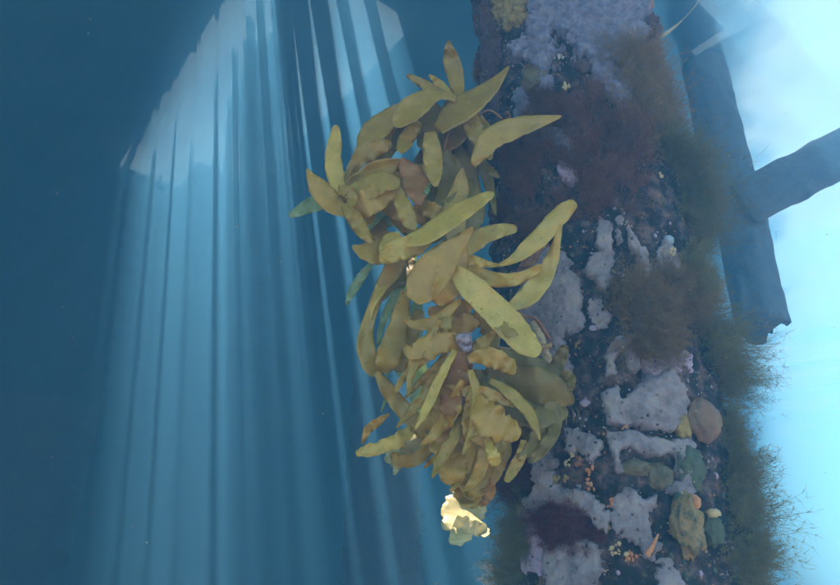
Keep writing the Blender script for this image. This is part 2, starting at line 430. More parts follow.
sponge([(552, 246), (566, 252), (571, 268), (579, 280), (581, 300), (580, 310), (586, 318), (586, 328), (578, 334), (570, 337), (563, 331), (566, 345), (570, 362), (571, 385), (566, 405), (556, 395), (548, 372), (530, 350), (515, 325), (520, 295), (532, 272), (543, 252)],
       'large lavender sponge sheet with pores right beside the curved kelp blades', seed=1, T=.018)
sponge([(599, 220), (612, 222), (614, 240), (613, 262), (611, 280), (607, 293), (598, 294), (594, 280), (586, 277), (583, 272), (588, 259), (598, 252), (594, 243)],
       'upright lavender sponge strip just below the big brown algae cloud', seed=2)
sponge([(615, 214), (624, 216), (622, 244), (616, 245), (614, 232)], 'small narrow lavender sponge finger between two longer strips', seed=3, T=.01)
sponge([(623, 218), (632, 233), (640, 246), (648, 255), (651, 272), (645, 279), (638, 268), (634, 255), (627, 245)],
       'slanting grey lavender sponge strip under the brown algae, near the right edge', seed=4)
sponge([(612, 336), (622, 333), (634, 346), (640, 366), (632, 374), (622, 362), (620, 352), (616, 360), (615, 373), (607, 376), (603, 360), (611, 352)],
       'hooked small lavender sponge at the foot of the middle algae cloud', seed=5)
sponge([(603, 392), (615, 384), (621, 388), (622, 398), (632, 392), (645, 378), (660, 372), (672, 368), (680, 380), (686, 400), (686, 418), (676, 430), (660, 434), (640, 426), (625, 427), (607, 425), (601, 412)],
       'broad lavender sponge sheet dotted with dark pores left of the tan sponge ball', seed=6, T=.017)
sponge([(606, 432), (625, 430), (645, 432), (664, 440), (690, 438), (695, 446), (690, 458), (691, 475), (695, 492), (688, 502), (676, 498), (664, 493), (672, 485), (679, 478), (677, 464), (670, 455), (655, 456), (648, 460), (636, 455), (628, 449), (619, 450), (620, 462), (624, 472), (616, 470), (609, 452)],
       'lavender sponge sheet below the crack, arching over a dark hollow', seed=7, T=.015)
sponge([(566, 430), (580, 431), (596, 435), (603, 444), (601, 455), (592, 462), (585, 458), (578, 450), (572, 458), (565, 450)],
       'small rounded lavender sponge above the cream and orange polyps', seed=8, T=.015)
sponge([(534, 452), (546, 450), (553, 460), (556, 476), (560, 488), (572, 486), (587, 490), (596, 499), (607, 503), (613, 515), (611, 530), (598, 530), (588, 520), (575, 512), (562, 504), (552, 501), (547, 510), (536, 519), (523, 521), (518, 512), (525, 503), (532, 495), (537, 485), (535, 470)],
       'knobbly chain of lavender sponge lobes beside the lowest kelp', seed=9, T=.022, lump=.010)
sponge([(613, 498), (622, 490), (630, 486), (638, 496), (650, 500), (654, 492), (659, 500), (648, 512), (650, 530), (661, 545), (657, 562), (645, 556), (635, 542), (622, 537), (612, 527), (610, 512)],
       'angular lavender sponge sheet at bottom middle, left of the ochre sponge', seed=10, T=.016)
sponge([(548, 545), (560, 540), (580, 538), (598, 545), (604, 565), (596, 600), (555, 600), (545, 575)],
       'lavender sponge patch lowest on the pile below the red tuft', seed=11, T=.02, lump=.01)
sponge([(497, 515), (505, 511), (511, 528), (514, 545), (511, 557), (505, 551), (498, 535)],
       'small pale sponge drop right of the sunlit kelp tip', seed=12, T=.012, pores=.05)
BL = 'blue grey sponge crust on the upper pile'
sponge([(528, -30), (580, -34), (640, -20), (645, 10), (642, 45), (628, 60), (612, 70), (600, 62), (596, 66), (586, 56), (578, 62), (570, 48), (566, 36), (556, 34), (552, 40), (562, 54), (556, 60), (552, 75), (549, 88), (544, 90), (540, 78), (530, 66), (516, 64), (512, 50), (523, 38), (530, 25)],
       'big fluffy blue grey sponge covering the top of the pile', mat=M_spongeb, seed=13, T=.022, lump=.016, lf=46, edge=.016, pores=.05, group=BL)
sponge([(592, 60), (606, 56), (625, 70), (634, 95), (622, 108), (606, 96), (594, 84)],
       'blue grey sponge lobe just above the upper algae cloud', mat=M_spongeb, seed=14, T=.018, lump=.012, lf=40, edge=.012, pores=0, group=BL)
sponge([(514, 92), (524, 88), (530, 100), (528, 118), (520, 130), (514, 118)],
       'small blue grey sponge patch beside the orange curl', mat=M_spongeb, seed=15, T=.010, lump=.006, edge=.008, pores=0, group=BL)
PK = 'pale pink patches showing through the algae'
sponge([(540, 128), (552, 124), (566, 134), (575, 146), (570, 153), (552, 143)], 'pale lilac sponge patch under the long upper right kelp blade', mat=M_sponge, seed=16, T=.012, pores=0, group=PK)
sponge([(556, 158), (570, 163), (582, 182), (572, 188), (560, 176)], 'pinkish sponge patch in the middle of the brown algae', mat=M_spongep, seed=17, T=.012, pores=0, group=PK)
sponge([(492, 190), (499, 188), (501, 205), (498, 222), (493, 222)], 'thin grey lilac sponge streak right of the pale kelp tip', mat=M_sponge, seed=18, T=.008, pores=0, group=PK)
sponge([(530, 246), (545, 240), (553, 250), (549, 262), (530, 268), (520, 270), (524, 258)], 'rust and lilac crust behind the wavy kelp blade', mat=M_rust, seed=19, T=.012, pores=0, group=PK, name='crust_patch', cat='crust')
sponge([(495, -5), (510, -12), (526, 0), (527, 18), (518, 28), (508, 30), (500, 20), (494, 16)], 'mustard yellow knobbly sponge near the top left of the pile', mat=M_yellow, seed=20, T=.014, lump=.016, lf=70, edge=.016, pores=0, group=None, name='yellow_sponge')
sponge([(466, 96), (472, 60), (466, 20), (480, -20), (496, 20), (500, 60), (490, 90), (478, 110)], 'dark maroon ridged crust down the upper left side of the pile', mat=M_dbrown, seed=21, T=.012, lump=.014, lf=45, edge=.014, pores=0, group=None, name='crust_patch', cat='crust')

MV = 'thin mauve crusts between the lavender sponges'
for i, (pl, lb) in enumerate([
    ([(588, 296), (600, 298), (612, 316), (606, 334), (592, 324)], 'thin mauve crust under the upright lavender strip'),
    ([(642, 360), (664, 350), (690, 356), (692, 372), (668, 372), (650, 380)], 'thin mauve crust half hidden by the middle algae cloud'),
    ([(656, 562), (668, 556), (682, 570), (680, 605), (652, 605)], 'thin mauve crust at the very bottom left of the ochre sponge'),
    ([(520, 526), (536, 522), (546, 540), (542, 575), (524, 570)], 'thin mauve crust low down beside the sponge drop'),
    ([(664, 238), (680, 262), (690, 290), (676, 300), (662, 276), (654, 252)], 'thin mauve crust strip below the small grey sponge')]):
    sponge(pl, lb, 'crust', MV, M_spongep if i % 2 else M_sponge, T=.007, pores=.05, seed=40 + i, edge=.010, name='crust_patch')

def lump(name, px, py, rx, ry, rz, mat, label, cat, seed=0, amp=.18, freq=2.2, sub=3, off=.0, group=None):
    """rounded growth sitting on the pile; radii in photograph pixels (about 2.3 mm each)"""
    h = hit2(px, py); p = surf(h[0], h[1], off); k = ray(px, py).length and (p.y / ray(px, py).y) / 640.0
    vs, fs = blob_geo(Vector((0, 0, 0)), pnorm(h[0]), rx * k, ry * k, rz * k, seed, sub, amp, freq)
    o = new_obj(name, vs, fs, mat); o.location = p
    return tag(o, label, cat, group)
lump('sponge_ball', 699, 421, 19, 22, 13, M_tan, 'round tan sponge ball bulging out against the bright water', 'sponge', 3, amp=.16, sub=4, off=.012)
lump('ochre_sponge', 684, 524, 15, 31, 13, M_ochre, 'lumpy ochre and green sponge at the bottom right of the pile', 'sponge', 5, amp=.4, sub=4, off=.01)
lump('orange_sponge', 688, 503, 6, 8, 9, M_orange, 'orange knob on top of the lumpy ochre sponge', 'sponge', 6, off=.016)
lump('pale_sponge', 706, 514, 7, 4.5, 6, M_cream, 'pale orange cap on the green growth right of the ochre sponge', 'sponge', 7, amp=.3, off=.018)
lump('green_sponge', 711, 528, 12, 18, 10, M_green, 'dark green lump under the pale orange cap', 'sponge', 8, amp=.35, sub=4)
lump('yellow_sponge', 681, 424, 9, 18, 6, M_yellow, 'yellow green sponge edge tucked behind the tan ball', 'sponge', 9, amp=.3, off=.004)
lump('brown_sponge', 634, 468, 16, 8, 9, M_olive, 'brown curved lump lying in the dark hollow', 'sponge', 10, amp=.3, sub=4)
lump('brown_sponge', 660, 476, 15, 13, 7, M_olive, 'wide dull brown lump at the back of the dark hollow', 'sponge', 11, amp=.3, sub=4)
lump('brown_sponge', 534, 80, 14, 17, 7, M_olive, 'olive brown lump set in the blue grey sponge', 'sponge', 12, amp=.45, sub=4)
lump('dark_sponge', 497, 103, 10, 14, 7, M_dbrown, 'dark oval lump behind the pointed upper kelp blade', 'sponge', 13, amp=.2)
lump('dark_sponge', 584, 66, 8, 9, 5, M_dbrown, 'black hole like lump in the upper middle of the pile', 'sponge', 14, amp=.3)
lump('grey_sponge', 669, 240, 6, 5, 4, M_greyb, 'small round grey sponge below the right algae', 'sponge', 15)
lump('pink_sponge', 585, 403, 5, 4, 2.5, M_spongep, 'small dusky pink blob on the bare dark strip', 'sponge', 16, amp=.3)
lump('pink_sponge', 593, 328, 4, 3, 2, M_spongep, 'tiny mauve blob right of the large sheet lobe', 'sponge', 17, amp=.3)
lump('green_sponge', 690, 468, 15, 22, 9, M_green, 'mossy green lump left of the lower right algae', 'sponge', 18, amp=.4, sub=4)
lump('tan_sponge', 640, 5, 14, 8, 8, M_tan, 'brownish orange sponge at the top right of the pile', 'sponge', 19, amp=.3, off=.012)
lump('brown_sponge', 648, 30, 10, 12, 10, M_dbrown, 'dark crusty knob sticking out at the upper right edge', 'sponge', 20, amp=.5, sub=4, off=.01)
PG = 'small orange and cream polyps on the lower pile'
for i, (px, py, rx, ry, mt, lb) in enumerate([
    (590, 472, 5, 4, M_orange, 'orange polyp just right of the cream streaks'),
    (592, 484, 4, 6, M_orange, 'bright orange upright polyp in the black gap'),
    (613, 503, 6, 4, M_orange, 'orange polyp wedged between two lavender sheets'),
    (574, 451, 3, 7, M_cream, 'cream streak on the small rounded sponge'),
    (569, 463, 3, 4, M_cream, 'cream dot at the lower end of the cream streak'),
    (580, 462, 4, 5, M_rust, 'tan pink polyp left of the orange pair'),
    (563, 480, 9, 5, M_yellow, 'dull yellow patch left of the bright orange polyp'),
    (618, 549, 9, 6, M_cream, 'wide cream orange polyp at the very bottom'),
    (634, 556, 8, 5, M_orange, 'orange mass at the bottom beside the orange spike'),
    (609, 528, 5, 3, M_yellow, 'yellow crumb above the bottom cream polyp'),
    (625, 318, 4, 4, M_orange, 'orange fleck at the left of the middle algae cloud'),
    (627, 330, 3, 5, M_rust, 'rust fleck below the middle orange fleck'),
    (601, 322, 3, 5, M_yellow, 'yellow fleck in the black strip'),
    (578, 346, 3, 5, M_yellow, 'dull yellow fleck right of the big sheet foot'),
    (520, 178, 9, 8, M_rust, 'faint rusty growth in the upper brown algae'),
    (506, 118, 7, 4, M_rust, 'rusty foot of the orange curl'),
    (567, 87, 4, 4, M_cream, 'pale pink dot on the upper dark patch'),
    (559, 58, 5, 3, M_white, 'white shell with an orange rim near the top'),
    (523, 44, 4, 2.5, M_cream, 'cream fleck at the edge of the blue grey sponge'),
    (482, 70, 3, 4, M_white, 'whitish star shaped fleck on the maroon crust'),
    (596, 30, 6, 8, M_rust, 'dull orange patch in the blue grey sponge'),
    (660, 176, 4, 3, M_cream, 'pale cream shell in the right algae'),
    (670, 252, 5, 4, M_cream, 'cream pink fleck under the small grey sponge'),
    (624, 428, 2.5, 2.5, M_orange, 'tiny orange dot on the crack between two sheets')]):
    h = hit2(px, py); off = .008 if py > 425 else .005; p0 = surf(h[0], h[1], off); k = p0.y / ray(px, py).y / 640.0
    rr = random.Random(i); gs = []
    for j in range(9):
        a = rr.uniform(-1, 1) * rx * k * .9; b = rr.uniform(-1, 1) * ry * k * .9
        q = surf(h[0] + a / .25, h[1] + b, off) - p0; s_ = k * min(rx, ry) * rr.uniform(.18, .5)
        gs.append(blob_geo(q, pnorm(h[0]), s_, s_ * rr.uniform(.5, 1.8), s_ * .7, i * 9 + j, 2, .6, 1.8))
    o = merged('polyp', gs, mt); o.location = p0; tag(o, lb, 'polyp', PG)

def tube_geo(pts, rads, seg=8, jit=0):
    V, Fc = [], []
    n = len(pts)
    for i, p in enumerate(pts):
        t = (pts[min(i + 1, n - 1)] - pts[max(i - 1, 0)]).normalized()
        a = t.cross(Vector((.3, .2, .93))).normalized(); b = t.cross(a)
        for k in range(seg):
            w = 2 * math.pi * k / seg; r = rads[i] * (1 + jit * noise.noise(p * 90 + Vector((k * 1.3, 0, 0))))
            V.append(p + a * math.cos(w) * r + b * math.sin(w) * r)
    for i in range(n - 1):
        for k in range(seg):
            k2 = (k + 1) % seg; Fc.append((i * seg + k, i * seg + k2, (i + 1) * seg + k2, (i + 1) * seg + k))
    Fc.append(tuple(range(seg - 1, -1, -1))); Fc.append(tuple((n - 1) * seg + k for k in range(seg)))
    return V, Fc
def cr(P, t):
    """Catmull-Rom through tuples"""
    n = len(P) - 1; x = t * n; i = min(int(x), n - 1); u = x - i
    p0, p1, p2, p3 = P[max(i - 1, 0)], P[i], P[i + 1], P[min(i + 2, n)]
    return tuple(.5 * ((2 * b) + (-a + c) * u + (2 * a - 5 * b + 4 * c - d) * u * u + (-a + 3 * b - 3 * c + d) * u ** 3) for a, b, c, d in zip(p0, p1, p2, p3))
def on_pile(px, py, off):
    h = hit2(px, py); return surf(h[0], h[1], off)
def pile_tube(name, pts, r0, r1, off, mat, label, cat, jit=.3, seg=8):
    P = [on_pile(a, b, off + c) for a, b, c in pts]
    P = [Vector(cr([tuple(q) for q in P], i / 20)) for i in range(21)]
    root = P[0].copy()
    v, f = tube_geo([q - root for q in P], [r0 + (r1 - r0) * i / 20 for i in range(21)], seg, jit)
    o = new_obj(name, v, f, mat); o.location = root
    return tag(o, label, cat)
pile_tube('orange_curl', [(505, 120, .004), (498, 113, .02), (491, 118, .03), (488, 128, .03), (491, 137, .012)], .0035, .0022, .006, M_orange, 'thin orange curl hooked beside the long upper kelp blade', 'tube worm')
pile_tube('tan_stalk', [(541, 326, .018), (548, 340, .022), (553, 356, .02), (557, 372, .016), (558, 386, .012)], .009, .012, .012, M_stalk, 'granular tan stalk standing on the large lavender sheet', 'stalk', jit=.5)
pile_tube('red_twig', [(526, 306, .02), (530, 316, .024), (538, 322, .024), (545, 323, .02), (556, 343, .012)], .0045, .0035, .014, M_rust, 'rust red twig forking above the granular tan stalk', 'twig', jit=.4)
pile_tube('orange_spike', [(645, 556, .01), (650, 546, .016), (655, 535, .012)], .006, .0015, .012, M_orange, 'orange spike pointing up at the bottom of the lavender sheet', 'polyp')
for i, (a, b, c, d) in enumerate([(572, 405, 576, 424), (566, 408, 569, 426), (578, 410, 580, 420)]):
    pile_tube('yellow_hydroid', [(a, b, .004), ((a + c) / 2 + 3, (b + d) / 2, .014), (c, d, .006)], .0016, .0012, .008, M_ochre,
              ['middle of three yellow threads right of the olive kelp fan', 'yellow thread nearest the olive kelp fan', 'short yellow thread on the outer side of three'][i], 'hydroid')

# ================================================================ feathery algae
def filaments(roots, n, L0, L1, mat, name, label, group, seed, lift=.35, flow=Vector((0, 0, 0)), width=.0009, curl=1.1, branches=6, off=.0):
    rr = random.Random(seed); V, Fc = [], []
    view = Vector((0, 0, 0))
    org = None
    def ribbon(p, d, Ln, w, segs):
        nonlocal V, Fc
        side = d.cross(Vector((rr.uniform(-1, 1), rr.uniform(-1, 1), rr.uniform(-1, 1))))
        if side.length < 1e-4: return []
        side.normalize(); k = len(V); out = []
        bend = Vector((rr.gauss(0, 1), rr.gauss(0, 1), rr.gauss(0, 1) + .3)) * curl
        for s in range(segs + 1):
            t = s / segs; ww = w * (1 - .75 * t)
            V.append(p - side * ww); V.append(p + side * ww); out.append((p.copy(), d.copy()))
            d = (d + bend * (.5 / segs)).normalized(); p = p + d * (Ln / segs)
        for s in range(segs): a = k + 2 * s; Fc.append((a, a + 1, a + 3, a + 2))
        return out
    clumps = []
    for _ in range(max(6, n // 90)):
        phi, z, sc = roots(rr); sc *= (.35 + 1.35 * rr.random() ** 2) if n > 1000 else 1; clumps.append((phi, z, sc, Vector((rr.gauss(0, .45), rr.gauss(0, .45), rr.gauss(0, .45)))))
    for i in range(n // 2):
        phi, z, sc, cd = rr.choice(clumps)
        ph = phi + rr.gauss(0, .055); zz = z + rr.gauss(0, .012)
        p = surf(ph, zz, -.002 + off); nn = pnorm(ph)
        if org is None: org = p.copy()
        d = (nn + Vector((0, 0, lift)) + cd + flow + Vector((rr.gauss(0, .4), rr.gauss(0, .4), rr.gauss(0, .4)))).normalized()
        Ln = rr.uniform(L0, L1) * sc
        pts = ribbon(p - org, d, Ln, width * .75, 7)
        if not pts: continue
        for b in range(branches * 3):
            q, dq = pts[min(7, 1 + int(rr.random() ** .8 * 7))]
            d2 = (dq * .7 + Vector((rr.gauss(0, .7), rr.gauss(0, .7), rr.gauss(0, .7)))).normalized()
            ribbon(q, d2, rr.uniform(.006, .020) * (.6 + sc * .5), width * .42, 2)
    o = new_obj(name, V, Fc, mat, smooth=False); o.location = org
    return tag(o, label, 'algae', group)
def region(poly, sc=1.0):
    xs = [p[0] for p in poly]; ys = [p[1] for p in poly]
    def f(rr):
        while True:
            x, y = rr.uniform(min(xs), max(xs)), rr.uniform(min(ys), max(ys))
            if sdist(x, y, poly) > 0:
                h = hit(x, y)
                if h: return h[0], h[1], sc * rr.uniform(.7, 1.15)
    return f
def zat(py, Y=1.42): d = ray(600, py); return Y * d.z / d.y
def band(p0, p1, y0, y1, sc=1.0, taper=True):
    z0, z1 = zat(y1), zat(y0)
    def f(rr):
        t = rr.random(); z = z0 + (z1 - z0) * t
        return math.radians(rr.uniform(p0, p1)), z, sc * rr.uniform(.7, 1.1) * ((.55 + .9 * math.sqrt(t * (1 - t))) if taper else 1)
    return f
def pom(cs):
    def f(rr):
        p, y, sc = rr.choice(cs); return math.radians(p + rr.gauss(0, 5)), zat(y) + rr.gauss(0, .022), sc * rr.uniform(.6, 1.1)
    return f
G1 = 'feathery algae tufts on the pile'
filaments(region([(500, 120), (548, 104), (590, 92), (622, 100), (640, 130), (645, 180), (630, 215), (600, 222), (560, 222), (505, 240), (490, 215), (498, 170)]), 8500, .025, .06, A_red, 'feathery_algae', 'wide red brown algae cloud covering the upper middle of the pile', G1, 1, lift=.2, width=.0008)
filaments(region([(520, 95), (545, 92), (560, 110), (540, 122), (522, 112)]), 900, .015, .03, A_red, 'feathery_algae', 'small red brown tuft under the olive brown lump', G1, 2, width=.0008)
filaments(band(25, 84, 90, 190), 5600, .035, .085, A_brown, 'feathery_algae', 'brown algae cloud fraying at the upper right edge of the pile', G1, 3, lift=.45)
filaments(pom([(58, 185, .95), (72, 200, 1.2), (84, 222, 1.5), (70, 240, 1.2), (80, 180, 1.1), (90, 205, 1.5), (88, 235, 1.3)]), 7500, .045, .095, A_green, 'feathery_algae', 'bushy green brown algae bulging farthest right beside the far pile', G1, 4, lift=.3)
filaments(region([(625, 280), (650, 268), (680, 270), (690, 310), (680, 350), (655, 368), (632, 345), (622, 310)]), 4600, .025, .055, A_brown, 'feathery_algae', 'dull brown algae cloud at mid height on the front', G1, 5, lift=.1)
filaments(pom([(60, 285, .8), (78, 300, .95), (66, 320, .9), (84, 285, .9)]), 3000, .04, .08, A_green, 'feathery_algae', 'dark green algae fringe at mid height on the right edge', G1, 6, lift=.1)
filaments(pom([(66, 345, 1.0), (80, 360, 1.25), (86, 385, 1.3), (62, 372, .9), (88, 340, 1.1)]), 3000, .04, .085, A_green, 'feathery_algae', 'drooping dark fringe just above the tan sponge ball', G1, 7, lift=-.35)
filaments(pom([(66, 440, .6), (76, 455, .7), (70, 470, .65)]), 1900, .04, .085, A_green, 'feathery_algae', 'dark algae fringe right of the mossy green lump', G1, 8, lift=.1)
filaments(pom([(60, 500, .7), (72, 490, .85), (78, 512, .85), (68, 545, .8), (76, 575, .75), (55, 560, .7)]), 4000, .045, .095, A_green, 'feathery_algae', 'lowest and widest dark algae fringe at the bottom right', G1, 9, lift=.2)
filaments(region([(487, 440), (505, 430), (525, 435), (535, 450), (530, 475), (515, 495), (498, 505), (487, 480)]), 3800, .02, .045, A_deep, 'feathery_algae', 'deep red algae tuft between the lower kelp and the sponge lobes', G1, 10, lift=-.2, width=.0009)
filaments(region([(540, 520), (560, 508), (590, 520), (600, 535), (575, 545), (550, 540)]), 1700, .015, .035, A_deep, 'feathery_algae', 'short red tuft among the lowest lavender sponges', G1, 11, lift=-.3, width=.0009, off=.008)
filaments(pom([(-60, 530, .9), (-75, 550, 1.0), (-85, 575, .9)]), 4200, .03, .065, A_green, 'feathery_algae', 'dark teal tuft behind the sunlit kelp tip', G1, 12, lift=-.1)
filaments(band(-98, -70, -20, 110, .5), 1100, .02, .04, A_red, 'feathery_algae', 'thin dark red fuzz along the upper left edge of the pile', G1, 13, lift=.1)
filaments(band(62, 95, 40, 100, .5), 1000, .02, .05, A_brown, 'feathery_algae', 'sparse fuzz at the top right edge of the pile', G1, 15, lift=.3)

# ================================================================ kelp
kelp = empty('kelp_plant', W(545, 360, 1.24))
tag(kelp, 'big yellow olive kelp with many long blades hanging off the left of the pile', 'kelp')
KM = {'p': K_pale, 'o': K_olive, 'c': K_ochre, 'r': K_orange, 'd': K_dark, 'g': K_green, 'b': K_bright}
kr = random.Random(21)
def blade(pts, m, Y0, Y1=None, rag=.22, ruf=1.7, tw=None, cup=None, bow=None, name='blade', S=34, K=8):
    """pts: centre line pixels with half widths; Y0..Y1 distance in front of the camera"""
    if Y1 is None: Y1 = Y0 + kr.uniform(-.04, .03)
    tw = kr.uniform(-.8, .8) if tw is None else tw
    cup = kr.uniform(-.22, .22) if cup is None else cup
    bow = kr.uniform(-.02, .02) if bow is None else bow
    sd = kr.uniform(0, 100)
    C_ = []
    for i in range(S + 1):
        t = i / S; x, y, hw = cr(pts, t); hw *= .94
        C_.append((x, y, max(hw, .15), Y0 + (Y1 - Y0) * t + bow * math.sin(math.pi * t) + .006 * math.sin(t * 9 + sd)))
    V = []
    for i, (x, y, hw, Y) in enumerate(C_):
        a = C_[max(i - 1, 0)]; b = C_[min(i + 1, S)]
        tx, ty = b[0] - a[0], b[1] - a[1]; l = math.hypot(tx, ty) or 1; nx, ny = -ty / l, tx / l
        t = i / S
        hw *= math.sqrt(max(.0, 1 - max(0, (t - .93) / .075) ** 2)) if t > .93 else 1
        for k in range(K + 1):
            u = k / K * 2 - 1; au = abs(u)
            e_ = 1 + (rag * (.30 * noise.noise(Vector((t * 7, sd, u > 0))) + .30 * noise.noise(Vector((t * 19, sd + 4, u > 0)))) + .035 * (((t * 46 + .3 * math.sin(t * 31 + sd)) % 1) - .5) + .05 * noise.noise(Vector((t * 14, sd + 9, u > 0)))) * au ** 3
            w = hw * u * e_
            px_, py_ = x + nx * w, y + ny * w
            m_per = Y / 640.0
            dep = Y + (math.tan(tw) * w + cup * 1.6 * math.sin(t * 4 + sd) * hw * (u * u)) * m_per * .9 + ruf * .0035 * au ** 2 * math.sin(t * 26 + (2.2 if u > 0 else 0) + sd) + .0022 * noise.noise(Vector((t * 9, u * 2, sd))) + .0008 * noise.noise(Vector((t * 30, u * 6, sd)))
            V.append(W(px_, py_, dep))
    # keep blades in front of the pile surface
    for i, p in enumerate(V):
        q = Vector((p.x - AX, p.y - AY, 0)); phi = math.atan2(q.dot(rdir), q.dot(cdir))
        r = pR0(p.z) + .030
        if q.length < r + .02 and abs(phi) < 1.9:
            d = p.normalized(); lim = r
            s = p.copy(); n_ = 0
            while n_ < 60 and math.hypot(s.x - AX, s.y - AY) < lim: s -= d * .006; n_ += 1
            V[i] = s
    Fc = [(i * (K + 1) + k, i * (K + 1) + k + 1, (i + 1) * (K + 1) + k + 1, (i + 1) * (K + 1) + k) for i in range(S) for k in range(K)]
    root = V[K // 2].copy()
    o = new_obj(name, [q - root for q in V], Fc, KM[m] if m in KM else m)
    o.location = root
    sm = o.modifiers.new('thickness', 'SOLIDIFY'); sm.thickness = .0009; sm.offset = 0
    adopt(o, kelp)
    return o
def stipe(pts, Y0, Y1, r0, r1, mat=None, name='stipe'):
    P = []
    for i in range(41):
        t = i / 40; x, y = cr(pts, t); P.append(W(x, y, Y0 + (Y1 - Y0) * t + .006 * math.sin(t * 11)))
    root = P[0].copy()
    v, f = tube_geo([q - root for q in P], [r0 + (r1 - r0) * i / 40 for i in range(41)], 9, .25)
    o = new_obj(name, v, f, mat or K_stipe); o.location = root; adopt(o, kelp); return o
stipe([(552, 345), (525, 350), (495, 348), (468, 340), (460, 300), (452, 255), (440, 215), (440, 170), (450, 125), (457, 97)], 1.27, 1.24, .0055, .0028)
stipe([(468, 335), (455, 355), (446, 385), (450, 415), (460, 450), (466, 490)], 1.2, 1.24, .010, .004)
stipe([(446, 210), (425, 200), (400, 192), (370, 192), (342, 192)], 1.23, 1.2, .0035, .002)
# --- back layer
B = blade
B([(346, 172, 3), (340, 185, 7), (322, 200, 9), (305, 208, 7), (289, 216, 3)], 'g', 1.28)
B([(375, 226, 3), (386, 222, 6), (399, 221, 4)], 'g', 1.29)
B([(405, 185, 3), (392, 200, 7), (376, 215, 8), (368, 230, 3)], 'g', 1.29)
B([(412, 255, 5), (408, 285, 9), (400, 305, 8), (392, 322, 3)], 'g', 1.3)
B([(418, 300, 5), (414, 330, 10), (408, 355, 11), (402, 378, 7)], 'g', 1.29, 1.31)
B([(424, 340, 5), (418, 372, 9), (420, 402, 10), (426, 428, 5)], 'g', 1.29, 1.31, rag=.6)
B([(420, 425, 3), (408, 440, 9), (396, 452, 9), (386, 462, 3)], 'b', 1.29, rag=1)
B([(371, 264, 3), (360, 279, 5), (351, 294, 4), (346, 305, 1)], 'g', 1.25)
B([(404, 282, 3), (392, 302, 5), (382, 325, 3.5), (378, 345, 2)], 'g', 1.27)
B([(386, 372, 1.5), (386, 395, 1.5), (381, 412, .8)], 'g', 1.26)
B([(440, 120, 6), (437, 140, 13), (438, 165, 15), (440, 190, 8)], 'd', 1.30)
B([(455, 120, 6), (457, 145, 13), (454, 172, 14), (450, 200, 6)], 'd', 1.28)
B([(452, 140, 5), (466, 165, 10), (470, 200, 12), (468, 235, 8)], 'd', 1.28)
B([(425, 150, 5), (420, 175, 12), (428, 200, 12), (440, 225, 6)], 'd', 1.29)
B([(400, 165, 4), (395, 190, 12), (400, 215, 12), (412, 235, 5)], 'o', 1.28)
B([(376, 190, 4), (372, 210, 12), (378, 230, 10), (390, 243, 4)], 'o', 1.28)
B([(398, 225, 3), (412, 233, 7), (432, 236, 8), (448, 230, 4)], 'd', 1.27)
B([(400, 244, 4), (385, 236, 6), (372, 236, 5), (362, 240, 2)], 'd', 1.26)
B([(415, 260, 5), (402, 272, 12), (390, 285, 8), (380, 300, 4)], 'd', 1.27)
B([(460, 120, 5), (475, 150, 7), (487, 178, 6), (492, 200, 4), (496, 216, 1)], 'd', 1.28)
B([(462, 112, 4), (476, 118, 6), (487, 135, 7), (490, 160, 3)], 'o', 1.27)
B([(466, 125, 3), (482, 160, 4), (492, 172, 4), (500, 178, 1)], 'd', 1.27)
# --- upper crown
B([(458, 98, 4), (457, 85, 8), (452, 62, 9), (449, 48, 5), (448.5, 40, 1)], 'o', 1.24, 1.2)
B([(450, 98, 3), (437, 92, 6), (422, 83, 5), (407, 75, 2)], 'o', 1.24)
B([(452, 98, 3), (442, 87, 5), (434, 79, 3), (429, 75, 1)], 'p', 1.23)
B([(456, 99, 4), (440, 95, 5), (425, 100, 11), (408, 112, 13), (394, 126, 5)], 'o', 1.2, 1.16, cup=-.5)
B([(413, 104, 5), (398, 112, 9), (381, 125, 12), (367, 138, 11), (358, 150, 2)], 'o', 1.23, 1.2)
B([(442, 108, 8), (432, 120, 14), (426, 135, 11), (420, 148, 3)], 'd', 1.22)
B([(438, 130, 6), (455, 112, 15), (472, 102, 13), (488, 90, 9), (500, 78, 5), (509, 66, 1)], 'o', 1.2, 1.17)
B([(473, 166, 3), (481, 152, 9), (494, 137, 12), (517, 127, 11), (542, 121, 6), (562, 116, 1)], 'o', 1.19, 1.16, tw=.1)
B([(462, 128, 3), (472, 124, 4), (482, 128, 3), (487, 136, 1)], 'o', 1.22)
B([(420, 122, 3), (410, 134, 8), (404, 144, 8), (400, 153, 3)], 'o', 1.2)
B([(430, 132, 6), (432, 150, 10), (434, 172, 9), (436, 187, 2)], 'o', 1.18)
B([(462, 168, 2), (460, 190, 10), (455, 215, 13), (456, 245, 8)], 'o', 1.21)
B([(440, 150, 4), (450, 165, 10), (447, 188, 12), (436, 208, 4)], 'd', 1.23)
B([(400, 160, 4), (410, 172, 11), (416, 185, 14), (418, 198, 8), (420, 206, 2)], 'r', 1.2)
B([(430, 183, 1), (427, 190, 3), (425, 197, 1)], 'g', 1.17)
B([(396, 186, 4), (401, 200, 8), (408, 218, 9), (415, 231, 3)], 'o', 1.17)
B([(415, 204, 3), (426, 208, 8), (440, 214, 8), (450, 220, 2)], 'o', 1.19)
B([(470, 130, 4), (455, 135, 12), (440, 145, 12), (428, 158, 4)], 'o', 1.25)
B([(410, 120, 4), (395, 135, 10), (385, 150, 11), (380, 168, 5)], 'o', 1.24)
B([(430, 118, 5), (415, 125, 11), (402, 138, 10), (392, 150, 3)], 'd', 1.25)
B([(448, 175, 4), (440, 195, 11), (430, 215, 11), (425, 232, 4)], 'o', 1.24)
B([(385, 160, 3), (400, 170, 8), (418, 172, 9), (432, 168, 3)], 'o', 1.22)
